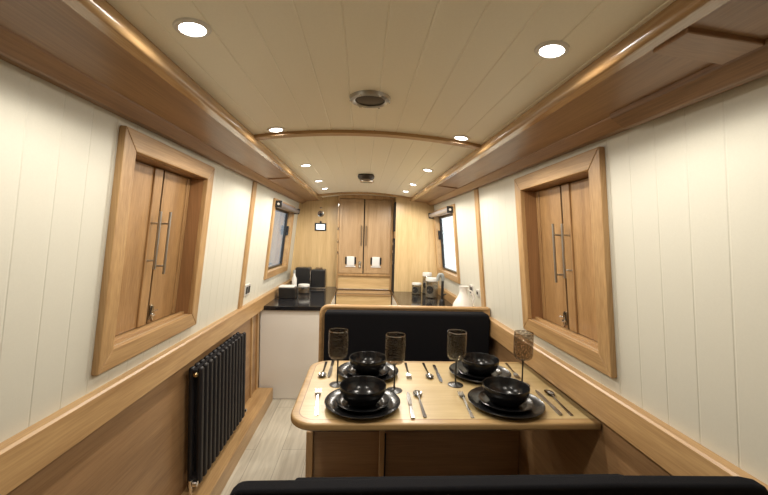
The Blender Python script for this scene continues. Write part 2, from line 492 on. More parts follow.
# ------------------------------------------------------------------ far windows
def far_window(s, num):
    side = 'left' if s < 0 else 'right'
    y0, y1, z0, z1 = FW
    w = sempty('window_%d' % num, (s * .86, (y0 + y1) / 2, z0), 'oak framed glazed window above the %s kitchen worktop' % side, 'window')
    a, b, dp = .05, .06, -.06
    f = MB()
    wbox(f, s, y0 - a, y0, z0 - b, z1 + b, -.002, .018, .005); wbox(f, s, y1, y1 + a, z0 - b, z1 + b, -.002, .018, .005)
    f.build('window_frame', O('z'), w)
    f = MB()
    wbox(f, s, y0, y1, z1, z1 + b, -.002, .0175, .004); wbox(f, s, y0, y1, z0 - b, z0, -.002, .0175, .004)
    f.build('window_rail', O('y'), w)
    j = MB()
    wbox(j, s, y0 - .016, y0, z0 - .016, z1 + .016, dp, 0); wbox(j, s, y1, y1 + .016, z0 - .016, z1 + .016, dp, 0)
    wbox(j, s, y0, y1, z1, z1 + .016, dp, 0); wbox(j, s, y0, y1, z0 - .016, z0, dp, 0)
    j.build('jamb', O('y'), w)
    # dark metal glazing frame with rounded corners
    g = MB()
    t = .022
    for a0, a1, c0, c1 in ((y0, y0 + t, z0, z1), (y1 - t, y1, z0, z1), (y0 + t, y1 - t, z0, z0 + t), (y0 + t, y1 - t, z1 - t, z1)):
        wbox(g, s, a0, a1, c0, c1, dp - .005, dp + .02, .003, 1)
    gf = g.build('glazing_frame', M_blackmetal, w)
    p = MB(); wbox(p, s, y0 + t - .004, y1 - t + .004, z0 + t - .004, z1 - t + .004, dp, dp + .005)
    p.build('pane', M_pane, gf)
    c = MB()
    wbox(c, s, y1 - .012, y1 - .002, .52, .62, -.05, -.015, .002, 1)
    c.tube([W(s, y1 - .012, .60, -.03), W(s, y1 - .05, .56, -.02)], .006, 8)
    c.build('catch', M_blackmetal, w)
    bl = thing('roller_blind', (s * (wx(.78) - .03), (y0 + y1) / 2, .77), 'rolled up silver roller blind over the %s kitchen window' % side, 'blind', 'kitchen window blinds')
    zz = z1 + .010
    t_ = MB(); t_.tube([W(s, y0 - .03, zz, .046), W(s, y1 + .03, zz, .046)], .025, 16)
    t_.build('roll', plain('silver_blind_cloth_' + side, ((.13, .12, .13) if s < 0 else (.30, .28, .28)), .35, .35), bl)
    for ye in (y0 - .032, y1 + .026):
        e = MB(); wbox(e, s, ye - .004, ye + .006, zz - .03, zz + .03, .018, .074, .003, 1)
        eo = e.build('bracket', M_blackmetal, bl)
    cp = MB(); cp.lathe([(0, 0), (.011, 0), (.010, .006), (0, .007)], W(s, y0 - .036, zz, .046), 14, axis=(0, -1, 0))
    cp.build('end_cap', M_bezel, bl)
far_window(-1, 3)
far_window(1, 4)
struct(MB().box(-3.2, -3.1, -1, 30, -2, 4.0).build('wall_outside', M_ext), 'grey shed cladding seen through the left kitchen window', 'wall')

# ------------------------------------------------------------------ stern doors
def stern_doors():
    d = sempty('door_1', (0, YD, -.09), 'pair of narrow oak stern doors at the end of the cabin', 'door')
    y = YD
    f = MB()
    f.box(-.315, -.296, y - .02, y + .03, -.10, 1.0, .002, 1)
    f.box(.318, .345, y - .02, y + .03, -.10, 1.0, .002, 1)
    f.box(-.296, .318, y - .022, y + .03, .974, 1.02, .002, 1)
    f.box(-.296, .318, y - .024, y + .03, .062, .09, .003, 1)
    f.build('door_frame', O('z'), d)
    MB().box(-.296, .318, y + .004, y + .02, -.10, .062).build('lower_panel', OV('x'), d)
    MB().box(-.285, .310, y - .012, y + .004, -.098, -.09).build('threshold', M_steel, d)
    MB().box(-.010, .006, y + .006, y + .012, .09, .974).build('gap', M_gap, d)
    for k, (a, b) in enumerate(((-.294, -.009), (.005, .316))):
        l = MB()
        l.box(a, b, y - .002, y + .012, .094, .97)
        w_ = .036
        for (p0, p1, q0, q1) in ((a, a + w_, .094, .97), (b - w_, b, .094, .97), (a + w_, b - w_, .094, .13), (a + w_, b - w_, .935, .97)):
            l.box(p0, p1, y - .009, y, q0, q1, .002, 1)
        lo = l.build('door_leaf', oak('z', (.50, .34, .19), (.40, .25, .12)), d)
        xh = -.031 if k == 0 else .026
        MB().tube([(xh, y - .032, .42), (xh, y - .032, .66)], .0055, 8).tube([(xh, y - .032, .45), (xh, y - .004, .45)], .004, 6).tube([(xh, y - .032, .63), (xh, y - .004, .63)], .004, 6).build('pull_handle', M_bronze, lo)
        xc = -.152 if k == 0 else .148
        v = MB().box(xc - .045, xc + .045, y - .016, y - .004, .182, .292, .004).build('vent_plate', M_satin, lo)
        for xx in (xc - .055, xc + .055):
            MB().box(xx - .010, xx + .010, y - .013, y - .003, .20, .285, .003, 1).build('vent_clip', M_blackmetal, v)
        MB().box(xc - .06, xc + .06, y - .013, y - .003, .165, .181, .003, 1).build('vent_lip', M_satin, v)
    MB().box(-.056, -.026, y - .016, y - .006, .155, .235, .002, 1).lathe([(0, .0), (.011, 0), (.012, .012), (0, .016)], (-.041, y - .016, .215), 12, axis=(0, -1, 0)).lathe([(0, .0), (.011, 0), (.012, .012), (0, .016)], (-.041, y - .016, .175), 12, axis=(0, -1, 0)).build('bolt', M_chrome, d)
    for zz in (.32, .45, .60, .88):
        MB().box(-.313, -.300, y - .03, y - .018, zz, zz + .03, .002, 1).build('hinge', M_chrome, d)
stern_doors()
# the dark slot and door furniture beside the right bulkhead
e = sempty('trim_20', (.32, 4.2, -.1), 'dark edge strip on the bulkhead beside the stern doors', 'trim')
MB().box(.338, .3515, 4.13, 4.325, -.09, .52).build('strip', M_gap, e)
MB().box(.338, .3515, 4.13, 4.325, .60, .93).build('strip', M_gap, e)
for zz in (.22, .35, .44):
    MB().box(.329, .338, 4.17, 4.21, zz, zz + .035, .002, 1).build('hinge', M_chrome, e)
# stern steps between the worktops
st = thing('stern_steps', (0, 4.2, FL), 'oak stern steps below the narrow double doors', 'steps')
MB().box(-.296, .32, 4.10, YD - .026, FL, -.135, .002, 1).build('riser', OV('x'), st)
MB().box(-.296, .32, 4.085, YD - .026, -.134, -.108, .006).build('tread', O('x'), st)
MB().box(-.296, .32, 4.078, 4.10, -.1075, -.1045, .001, 1).build('nosing', M_steel, st)

# ------------------------------------------------------------------ downlights
PW = 17.0
def downlight(x, y, label):
    z = zc(x) + sheer(y)
    sl = math.atan(-.32 * x)
    o = thing('downlight', (x, y, z), label, 'ceiling light', 'recessed downlights in the ceiling')
    o.rotation_euler = (0, -sl, 0)
    def loc(mb, nm, m):
        ob = mb.build(nm, m, origin=(0, 0, -G)); ob.parent = o; ob.location = (0, 0, 0); return ob
    mb = MB().lathe([(.026, -.001), (.027, -.005), (.035, -.004), (.038, 0), (.038, .003)], (0, 0, -G), 28)
    loc(mb, 'bezel', M_bezel)
    mb = MB().lathe([(0, -.003), (.026, -.003), (.026, .002)], (0, 0, -G), 28)
    loc(mb, 'lens', M_lens)
    l = bpy.data.lights.new('downlight_beam', 'SPOT'); l.energy = PW * 1.06 * (1 if y < 2 else 1.3); l.spot_size = math.radians(172); l.spot_blend = .35; l.shadow_soft_size = .03
    l.color = (1, .93, .82)
    lo = bpy.data.objects.new('downlight_beam', l); COL.objects.link(lo); lo.parent = o; lo.location = (0, 0, -.012)
    return o
LY = [.82, 1.585, 2.40, 3.10, 3.62]
place = ['nearest the camera', 'beside the arched ceiling beam', 'first beyond the arched ceiling beam', 'second beyond the arched ceiling beam', 'nearest the stern doors']
for s, nm in ((-1, 'left'), (1, 'right')):
    for y, p in zip(LY, place):
        downlight(s * .397, y, 'bright round downlight %s in the %s row' % (p, nm))

# mushroom vents
v = thing('ceiling_vent', (-.008, 1.245, .986), 'round chrome ceiling vent with dark grille before the arched beam', 'vent')
z = .985
MB().lathe([(.050, z - .012), (.056, z - .016), (.066, z - .013), (.070, z - .002), (.070, z + .002)], (-.008, 1.245, 0), 36).build('rim', M_brushed, v)
MB().lathe([(0, z - .011), (.03, z - .012), (.052, z - .009), (.052, z)], (-.008, 1.245, 0), 36).build('grille', M_vent, v)
for k in range(6):
    a = k * PI / 3
    MB().lathe([(0, 0), (.005, 0), (.004, -.003), (0, -.004)], (-.008 + .064 * math.cos(a), 1.245 + .064 * math.sin(a), z - .013), 8).build('screw', M_steel, v)
v = thing('ceiling_vent', (-.002, 2.90, 1.0), 'small dark mushroom vent with silver base nearer the stern doors', 'vent')
z = .986 + sheer(2.9)
MB().lathe([(0, z - .040), (.05, z - .039), (.060, z - .030), (.066, z - .012), (.06, z)], (-.004, 2.86, 0), 28).build('cap', M_vent, v)
MB().lathe([(.04, z - .012), (.058, z - .010), (.062, z)], (.004, 3.16, 0), 28).build('base', M_chrome, v)

# ------------------------------------------------------------------ radiator
r = thing('radiator', (-.83, 2.19, -.777), 'black column radiator on the left lining under the ledge', 'radiator')
N = 13
ya, yb, zb_, zt_ = 1.86, 2.525, -.735, -.150
for i in range(N):
    y = ya + (yb - ya) * i / (N - 1)
    m = MB()
    for x in (-.806, -.848):
        m.box(x - .0125, x + .0125, y - .0185, y + .0185, zb_, zt_, .011, 3)
    m.build('column', M_rad, r)
for z0 in (zb_ + .01, zt_ - .04):
    MB().box(-.842, -.812, ya - .02, yb + .02, z0, z0 + .03, .006).build('header', M_rad, r)
MB().lathe([(0, 0), (.011, 0), (.011, .014), (.006, .018), (0, .018)], (-.818, ya - .02, zt_ - .03), 14, axis=(0, -1, 0)).build('bleed_valve', M_brass, r)
for ye, dy in ((ya - .02, -1), (yb + .02, 1)):
    MB().tube([(-.827, ye, zb_ + .025), (-.827, ye + dy * .035, zb_ + .025)], .009, 10).tube([(-.827, ye + dy * .03, zb_ + .045), (-.827, ye + dy * .03, -.777)], [.011, .008], 10).lathe([(0, 0), (.014, 0), (.013, .022), (0, .024)], (-.815, ye + dy * .03, zb_ + .025), 14, axis=(1, 0, 0)).build('valve', M_chrome, r)
for yy in (ya + .12, yb - .12):
    MB().box(-.881, -.84, yy - .015, yy + .015, zt_ - .05, zt_ - .02, .002, 1).build('bracket', M_rad, r)

# ------------------------------------------------------------------ far bench
def arc(cx, cz, r, a0, a1, n=8):
    return [(cx + r * math.cos(math.radians(a0 + (a1 - a0) * i / n)), cz + r * math.sin(math.radians(a0 + (a1 - a0) * i / n))) for i in range(n + 1)]
b = thing('bench', (.27, 2.2, FL), 'oak framed dinette bench with black cushions behind the laid table', 'bench')
top, xl, xr = .058, -.290, .832
out = [(xr, FL), (xr, 0), (wx(.03) - .002, .003), (wx(.05) - .004, top)] + arc(xl + .06, top - .06, .06, 90, 180) + [(xl, FL)]
MB().panel_xz(out, 2.44, 2.472, .004).build('back_panel', O('x'), b)
# the rounded rail that edges the back
path = [(xl + .012, 2.445, FL + .01)] + [(x, 2.445, z) for x, z in arc(xl + .06, top - .055, .048, 180, 90, 8)] + [(.845, 2.445, top - .007)]
MB().tube(path, .015, 12).build('rail', oak('x', (.56, .36, .17), (.42, .25, .11)), b)
cin = [(.83, -.42), (.83, .0)] + arc(.80, .012, .025, 0, 90, 5) + arc(-.225, .012, .025, 90, 180, 5) + [(-.25, -.42)]
MB().panel_xz(cin, 2.335, 2.44, .018, 4).build('backrest', M_black_fabric, b)
MB().box(-.27, .83, 1.92, 2.34, -.52, -.42, .02, 4).build('seat_cushion', M_black_fabric, b)
MB().box(-.288, -.262, 1.95, 2.44, FL, -.521).build('end_panel', O('z'), b)
MB().box(-.262, .875, 1.955, 1.975, FL, -.521).build('front_panel', OP('x'), b)
for x0, x1 in ((-.290, -.254), (.097, .122)):
    MB().box(x0, x1, 1.93, 1.955, FL, -.521, .003, 1).build('stile', O('z'), b)
MB().box(.124, .136, 1.949, 1.956, FL + .02, -.54).build('shadow_gap', M_gap, b)

# near bench, whose padded back fills the foot of the view
b = thing('bench', (.27, .9, FL), 'black upholstered dinette bench with its back to the camera', 'bench')
MB().panel_xz([(.832, FL), (.832, -.012), (.80, .034)] + [(.77, .040), (.5, .045)] + arc(-.230, .013, .030, 90, 180, 5) + [(-.262, FL)], .672, .708, .008, 3).build('back_panel', M_black_fabric, b)
MB().panel_xz([(.832, -.42), (.832, -.07)] + [(.63, -.020), (.57, -.006)] + arc(-.145, -.016, .010, 90, 180, 3) + [(-.155, -.42)], .709, .79, .008, 3).build('backrest', M_black_fabric, b)
MB().box(-.25, .83, .79, 1.17, -.52, -.42, .02, 4).build('seat_cushion', M_black_fabric, b)
MB().box(-.26, .83, .71, 1.15, FL, -.521, .003, 1).build('base', OP('x'), b)

# ------------------------------------------------------------------ table
TZ = -.145
tx0, tx1, ty0, ty1 = -.272, .874, 1.283, 1.958
def rrect(x0, x1, y0, y1, r):
    p = [(x1, y0), (x1, y1)]
    p += [(x0 + r + r * math.cos(a), y1 - r + r * math.sin(a)) for a in [PI / 2 + PI / 2 * i / 10 for i in range(11)]]
    p += [(x0 + r + r * math.cos(a), y0 + r + r * math.sin(a)) for a in [PI + PI / 2 * i / 10 for i in range(11)]]
    return p
t = thing('table', (.3, 1.62, FL), 'pale oak dinette table laid for four', 'table')
MB().slab(rrect(tx0 + .03, tx1, ty0 + .03, ty1 - .03, .07), TZ - .022, TZ).build('tabletop', oak('x', (.53, .405, .205), (.45, .325, .15), .36, .1), t)
def ring(r_in, r_out, z0, z1, mat, name, bev):
    mb = MB()
    a, c = r_out, r_in
    nn = len(a)
    vo0 = [mb.bm.verts.new((x, y, z0)) for x, y in a]; vo1 = [mb.bm.verts.new((x, y, z1)) for x, y in a]
    vi0 = [mb.bm.verts.new((x, y, z0)) for x, y in c]; vi1 = [mb.bm.verts.new((x, y, z1)) for x, y in c]
    fs = []
    for i in range(1, nn):   # the wall side (first edge) stays open
        j = (i + 1) % nn
        fs += [mb.bm.faces.new((vo0[i], vo0[j], vo1[j], vo1[i])), mb.bm.faces.new((vi0[i], vi1[i], vi1[j], vi0[j])),
               mb.bm.faces.new((vo1[i], vo1[j], vi1[j], vi1[i])), mb.bm.faces.new((vo0[i], vi0[i], vi0[j], vo0[j]))]
    bmesh.ops.recalc_face_normals(mb.bm, faces=fs)
    es = [e for e in mb.bm.edges if all(v in set(vo1) | set(vo0) for v in e.verts) and abs(e.verts[0].co.z - e.verts[1].co.z) < 1e-6 and len(e.link_faces) == 2]
    bmesh.ops.bevel(mb.bm, geom=es, offset=bev, segments=3, profile=.5, affect='EDGES')
    return mb.build(name, mat, t)
ring(rrect(tx0 + .0305, tx1, ty0 + .0305, ty1 - .0305, .07), rrect(tx0, tx1, ty0, ty1, .10), TZ - .029, TZ, oak('x', (.48, .32, .145), (.38, .235, .10)), 'edging', .009)
ring(rrect(tx0 + .0335, tx1, ty0 + .0335, ty1 - .0335, .067), rrect(tx0 + .0295, tx1, ty0 + .0295, ty1 - .0295, .0705), TZ - .01, TZ + .0002, oak('x', (.30, .17, .07), (.22, .12, .05)), 'inlay_line', .0002)
MB().box(.845, .879, 1.45, 1.92, TZ - .07, TZ - .0225, .003, 1).build('wall_bearer', O('y'), t)
MB().box(-.235, .10, 1.88, 1.925, TZ - .06, TZ - .0225, .003, 1).build('bearer', O('x'), t)
MB().box(.092, .116, 1.80, 1.85, FL, TZ - .0225, .003, 1).build('leg', O('z'), t)

# ------------------------------------------------------------------ tableware
def lathe_thing(name, prof, m, loc, label, cat, group, nseg=48):
    o = MB().lathe(prof, (0, 0, 0), nseg).build(name, m, origin=(0, 0, 0), ang=50)
    o.location = (loc[0], loc[1], loc[2] + G)
    return tag(o, label, cat, group)
SPOTS = [((-.004, 1.424), 'at the front left place'), ((.568, 1.424), 'at the front right place'), ((.022, 1.757), 'at the back left place'), ((.570, 1.752), 'at the back right place')]
plate_p = [(0, 0), (.10, 0), (.112, .002), (.137, .012), (.1465, .020), (.148, .0225), (.1465, .0235), (.143, .021), (.128, .013), (.110, .0075), (0, .0065)]
side_p = [(0, 0), (.07, 0), (.080, .002), (.099, .011), (.1045, .017), (.105, .019), (.1035, .0195), (.1005, .017), (.088, .0105), (.078, .0068), (0, .006)]
bowl_p = [(0, 0), (.040, 0), (.046, .002), (.063, .014), (.076, .031), (.083, .050), (.0855, .068), (.0855, .0705), (.084, .072), (.0815, .070), (.079, .052), (.072, .034), (.058, .018), (.035, .009), (0, .0075)]
bowl_p = [(r_ * (1.07 if h_ > .012 else 1), h_) for r_, h_ in bowl_p]
dp = sp = bw = None
for (x, y), lab in SPOTS:
    for which in range(3):
        nm = ('dinner_plate', 'side_plate', 'bowl')[which]
        zz = TZ + (0, .0068, .0132)[which]
        l = ('large black dinner plate under the smaller plate %s', 'smaller black plate between dinner plate and bowl %s', 'black stoneware bowl on two stacked plates %s')[which] % lab
        pr = (plate_p, side_p, bowl_p)[which]
        src = (dp, sp, bw)[which]
        if src is None:
            o = lathe_thing(nm, pr, M_ceramic, (x, y, zz), l, ('plate', 'plate', 'bowl')[which], ('black dinner plates on the table', 'smaller black plates on the table', 'black bowls on the table')[which])
            if which == 0: dp = o
            elif which == 1: sp = o
            else: bw = o
        else: dup(src, (x, y, zz), None, l)

def make_glass(loc, label):
    g = thing('wine_glass', loc, label, 'glass', 'smoky wine glasses on the table')
    x, y, z = loc
    MB().lathe([(0, 0), (.034, 0), (.0355, .0015), (.034, .003), (.015, .006), (.006, .011), (0, .012)], loc, 32).build('foot', M_blackmetal, g)
    MB().lathe([(0, .008), (.0048, .010), (.0036, .03), (.0034, .09), (.0042, .110), (.009, .119), (0, .121)], loc, 16).build('stem', M_blackmetal, g)
    pr = [(0, .1175), (.018, .118), (.032, .1225), (.0395, .131), (.0425, .144), (.0436, .18), (.0436, .215), (.0425, .2415), (.0420, .244), (.0412, .2415), (.0422, .215), (.0422, .18), (.0410, .145), (.0375, .134), (.030, .1265), (.014, .122), (0, .1215)]
    MB().lathe(pr, loc, 40).build('glass_bowl', M_smoke, g)
    MB().lathe([(.0412, .2425), (.0415, .2452), (.0422, .2452), (.0426, .2425)], loc, 40).build('rim', M_rim, g)
    return g
g0 = make_glass((-.116, 1.629, TZ), 'smoky wine glass leftmost on the table, behind the front left plates')
dup(g0, (.133, 1.567, TZ), None, 'smoky wine glass to the right of the front left plates')
dup(g0, (.419, 1.631, TZ), None, 'smoky wine glass left of the back right bowl')
dup(g0, (.731, 1.633, TZ), .7, 'smoky wine glass rightmost, beside the window wall')

# cutlery, each built lying along +y with its head at +y, origin at the middle of its length
def spoon():
    mb = MB()
    N = 12
    # bowl: dished ellipse
    rings = []
    L, Wd = .030, .0195
    cy = .083
    c = mb.bm.verts.new((0, cy, .0025))
    prev = None
    for k in range(1, 5):
        f = k / 4
        ring_ = [mb.bm.verts.new((Wd * f * math.sin(2 * PI * i / 20), cy + L * f * math.cos(2 * PI * i / 20), .0025 + .0065 * f * f)) for i in range(20)]
        if prev is None:
            for i in range(20): mb.bm.faces.new((c, ring_[(i + 1) % 20], ring_[i]))
        else:
            for i in range(20): mb.bm.faces.new((prev[i], prev[(i + 1) % 20], ring_[(i + 1) % 20], ring_[i]))
        prev = ring_
    c2 = mb.bm.verts.new((0, cy, .0006)); pv = None
    low = [mb.bm.verts.new((Wd * .55 * math.sin(2 * PI * i / 20), cy + L * .55 * math.cos(2 * PI * i / 20), .0022)) for i in range(20)]
    for i in range(20): mb.bm.faces.new((c2, low[i], low[(i + 1) % 20])); mb.bm.faces.new((low[i], prev[i], prev[(i + 1) % 20], low[(i + 1) % 20]))
    handle(mb, .054, .0086)
    return mb
def handle(mb, y1, z1):
    secs = [(-.115, .0055, .002), (-.108, .0068, .0022), (-.06, .0056, .0024), (0, .0040, .004), (.03, .0032, .0066), (y1, .0034, z1)]
    rows = [[mb.bm.verts.new((sx * w, y, zz + sz * .0014)) for sx, sz in ((-1, -1), (1, -1), (1, 1), (-1, 1))] for y, w, zz in secs]
    for a, b_ in zip(rows, rows[1:]):
        for i in range(4): mb.bm.faces.new((a[i], a[(i + 1) % 4], b_[(i + 1) % 4], b_[i]))
    mb.bm.faces.new(rows[0][::-1]); mb.bm.faces.new(rows[-1])
    bmesh.ops.recalc_face_normals(mb.bm, faces=mb.bm.faces)
def fork():
    mb = MB()
    handle(mb, .048, .008)
    def strip(pts):
        rows = [[mb.bm.verts.new((x + sx * w, y, zz + sz * .0011)) for sx, sz in ((-1, -1), (1, -1), (1, 1), (-1, 1))] for x, y, w, zz in pts]
        for a, b_ in zip(rows, rows[1:]):
            for i in range(4): mb.bm.faces.new((a[i], a[(i + 1) % 4], b_[(i + 1) % 4], b_[i]))
        mb.bm.faces.new(rows[0][::-1]); mb.bm.faces.new(rows[-1])
    strip([(0, .046, .0035, .008), (0, .054, .009, .0066), (0, .062, .0118, .005), (0, .070, .0122, .0036)])
    for k in range(4):
        x = -.0098 + .00653 * k
        strip([(x, .069, .0024, .0037), (x, .09, .0021, .0026), (x, .113, .0013, .0056)])
    bmesh.ops.recalc_face_normals(mb.bm, faces=mb.bm.faces)
    return mb
def knife():
    mb = MB()
    secs = [(-.115, .0058, .0028), (-.105, .0075, .0034), (-.03, .0062, .0034), (-.012, .0050, .0032), (.0, .0072, .0016), (.06, .0088, .0012), (.095, .0072, .0011), (.113, .002, .001)]
    rows = [[mb.bm.verts.new((sx * w, y, .0036 + sz * h)) for sx, sz in ((-1, -1), (1, -1), (1, 1), (-1, 1))] for y, w, h in secs]
    for a, b_ in zip(rows, rows[1:]):
        for i in range(4): mb.bm.faces.new((a[i], a[(i + 1) % 4], b_[(i + 1) % 4], b_[i]))
    mb.bm.faces.new(rows[0][::-1]); mb.bm.faces.new(rows[-1])
    bmesh.ops.recalc_face_normals(mb.bm, faces=mb.bm.faces)
    return mb
PROTO = {}
CUT = [  # kind, handle end, head end, label
 ('fork', (-.173, 1.335), (-.193, 1.575), 'steel fork left of the front left plates'),
 ('knife', (.181, 1.321), (.189, 1.537), 'steel knife just right of the front left plates'),
 ('spoon', (.227, 1.332), (.229, 1.548), 'steel spoon right of the front left knife'),
 ('fork', (.404, 1.312), (.418, 1.56), 'steel fork left of the front right plates'),
 ('knife', (.752, 1.338), (.763, 1.57), 'steel knife just right of the front right plates'),
 ('spoon', (.794, 1.334), (.810, 1.567), 'steel spoon at the right by the front right knife'),
 ('spoon', (-.193, 1.925), (-.193, 1.70), 'steel spoon at the back left corner of the table'),
 ('knife', (-.158, 1.935), (-.161, 1.71), 'steel knife beside the back left corner spoon'),
 ('fork', (.224, 1.915), (.216, 1.69), 'steel fork right of the back left plates'),
 ('spoon', (.318, 1.915), (.316, 1.69), 'steel spoon in the back middle of the table'),
 ('knife', (.368, 1.885), (.360, 1.645), 'steel knife beside the back middle spoon'),
 ('fork', (.772, 1.925), (.745, 1.70), 'steel fork right of the back right plates'),
]
for kind, h, e_, lab in CUT:
    ang = math.atan2(e_[1] - h[1], e_[0] - h[0]) - PI / 2
    loc = ((h[0] + e_[0]) / 2, (h[1] + e_[1]) / 2, TZ + .0002)
    if kind not in PROTO:
        o = dict(spoon=spoon, fork=fork, knife=knife)[kind]().build(kind, M_cutlery, origin=(0, 0, 0), ang=50)
        o.location = (loc[0], loc[1], loc[2] + G); o.rotation_euler = (0, 0, ang)
        tag(o, lab, kind, dict(spoon='spoons on the table', fork='forks on the table', knife='knives on the table')[kind]); PROTO[kind] = o
    else: dup(PROTO[kind], loc, ang, lab)

# ------------------------------------------------------------------ kitchen
k = thing('kitchen_cabinet', (-.59, 3.78, FL), 'white kitchen base cabinet on the left with its end panel facing us', 'cabinet')
MB().box(-.868, -.325, 3.15, YL - .004, FL + .002, -.117, .003, 1).build('body', M_cab, k)
for y0, y1 in ((3.17, 3.77), (3.78, YL - .01)):
    d_ = MB().box(-.324, -.306, y0, y1, FL + .1, -.125, .003, 1).build('door', M_cab, k)
    MB().tube([(-.29, y0 + .05, -.40), (-.29, y0 + .05, -.25)], .005, 8).tube([(-.306, y0 + .05, -.39), (-.289, y0 + .05, -.39)], .004, 6).tube([(-.306, y0 + .05, -.26), (-.289, y0 + .05, -.26)], .004, 6).build('handle', M_brushed, d_)
tag(MB().box(-.833, -.30, 3.12, YL - .003, -.116, -.08, .004).build('worktop', M_worktop), 'black stone worktop on the left white cabinet', 'worktop')
k = thing('kitchen_cabinet', (.6, 3.3, FL), 'white kitchen base cabinet on the right behind the bench', 'cabinet')
MB().box(.352, .868, 2.48, YR - .004, FL + .002, -.117, .003, 1).build('body', M_cab, k)
for y0, y1 in ((2.5, 3.3), (3.31, YR - .01)):
    d_ = MB().box(.333, .351, y0, y1, FL + .1, -.125, .003, 1).build('door', M_cab, k)
    MB().tube([(.317, y0 + .05, -.40), (.317, y0 + .05, -.25)], .005, 8).tube([(.333, y0 + .05, -.39), (.316, y0 + .05, -.39)], .004, 6).tube([(.333, y0 + .05, -.26), (.316, y0 + .05, -.26)], .004, 6).build('handle', M_brushed, d_)
tag(MB().box(.328, .833, 2.48, YR - .003, -.116, -.08, .004).build('worktop', M_worktop), 'black stone worktop on the right below the glazed window', 'worktop')
WZ = -.08
# toaster
t_ = thing('toaster', (-.59, 4.25, WZ), 'black two piece toaster with chrome trim against the left bulkhead', 'toaster')
MB().box(-.765, -.60, 4.17, 4.34, WZ + .022, .160, .014, 3).build('body', M_blackmetal, t_)
MB().box(-.59, -.43, 4.17, 4.34, WZ + .022, .140, .014, 3).build('body', M_blackmetal, t_)
MB().box(-.601, -.589, 4.165, 4.34, WZ + .022, .13, .003, 1).build('divider', M_chrome, t_)
MB().box(-.765, -.425, 4.165, 4.345, WZ, WZ + .021, .004, 1).build('base', M_steel, t_)
for x0 in (-.72, -.545):
    MB().box(x0, x0 + .08, 4.22, 4.25, .139, .163, .003, 1).build('slot_rim', M_chrome, t_)
# low black box with white lid
t_ = thing('storage_box', (-.72, 3.56, WZ), 'low black box with a white lid at the front of the left worktop', 'box')
MB().box(-.797, -.640, 3.49, 3.63, WZ, .022, .008).build('body', M_blackmetal, t_)
MB().box(-.80, -.655, 3.50, 3.635, .0225, .036, .005).build('lid', M_lid, t_)
# glass jar with white lid
t_ = thing('jar', (-.615, 3.86, WZ), 'squat glass jar with a white lid on the left worktop before the toaster', 'jar')
MB().lathe([(0, WZ), (.052, WZ), (.058, WZ + .008), (.058, WZ + .06), (.05, WZ + .07), (.048, WZ + .07), (.055, WZ + .058), (.055, WZ + .01), (0, WZ + .006)], (-.615, 3.86, 0), 28).build('glass_body', M_jar, t_)
MB().lathe([(0, WZ + .07), (.056, WZ + .07), (.058, WZ + .075), (.058, WZ + .09), (.054, WZ + .095), (0, WZ + .096)], (-.615, 3.86, 0), 28).build('lid', M_lid, t_)
MB().lathe([(0, WZ + .007), (.05, WZ + .01), (.05, WZ + .045), (0, WZ + .05)], (-.615, 3.86, 0), 20).build('contents', plain('brown_contents', (.16, .11, .07), .7), t_)
# white bottle by the window
t_ = thing('bottle', (-.745, 4.02, WZ), 'slim white bottle between the left window and the toaster', 'bottle')
MB().lathe([(0, WZ), (.024, WZ), (.027, WZ + .01), (.027, WZ + .13), (.012, WZ + .165), (.010, WZ + .19), (0, WZ + .19)], (-.745, 4.02, 0), 20).build('body', M_whiteglaze, t_)
MB().lathe([(0, WZ + .191), (.013, WZ + .191), (.013, WZ + .225), (0, WZ + .227)], (-.745, 4.02, 0), 16).build('cap', M_grey, t_)
# canisters
def canister(x, y, rr, h, label):
    c = thing('canister', (x, y, WZ), label, 'canister', 'glass canisters on the right worktop')
    MB().lathe([(0, WZ), (rr * .96, WZ), (rr, WZ + .006), (rr, WZ + h * .80), (rr * .93, WZ + h * .83), (rr * .90, WZ + h * .83), (rr * .96, WZ + h * .79), (rr * .96, WZ + .009), (0, WZ + .008)], (x, y, 0), 28).build('glass_body', M_jar, c)
    MB().lathe([(0, WZ + .009), (rr * .94, WZ + .011), (rr * .94, WZ + h * .62), (0, WZ + h * .64)], (x, y, 0), 24).build('contents', plain('grey_brown_contents', (.30, .27, .22), .8), c)
    MB().lathe([(0, WZ + h * .835), (rr * .97, WZ + h * .835), (rr, WZ + h * .86), (rr, WZ + h * .95), (rr * .95, WZ + h), (0, WZ + h * 1.0)], (x, y, 0), 28).build('lid', M_lid, c)
    dx, dy = -.02 - x, -y
    L = math.hypot(dx, dy); dx, dy = dx / L, dy / L
    a0 = math.atan2(dy, dx) - .35
    lb = MB()
    cz_ = WZ + h * .42; lr = min(rr * .62, h * .3)
    cvs = []
    for i in range(20):
        p = 2 * PI * i / 20
        u_ = lr * math.cos(p); v_ = lr * math.sin(p)
        cvs.append(lb.bm.verts.new((x + (rr + .0012) * math.cos(a0 + u_ / rr), y + (rr + .0012) * math.sin(a0 + u_ / rr), cz_ + v_)))
    cc = lb.bm.verts.new((x + (rr + .0014) * math.cos(a0), y + (rr + .0014) * math.sin(a0), cz_))
    for i in range(20): lb.bm.faces.new((cc, cvs[i], cvs[(i + 1) % 20]))
    lb.build('round_label', M_gap, c)
canister(.580, 3.93, .052, .125, 'small glass canister leftmost on the right worktop')
canister(.700, 3.98, .050, .235, 'tall glass canister behind the large one on the right worktop')
canister(.705, 3.72, .064, .205, 'large glass canister with dark round label beside the black tap')
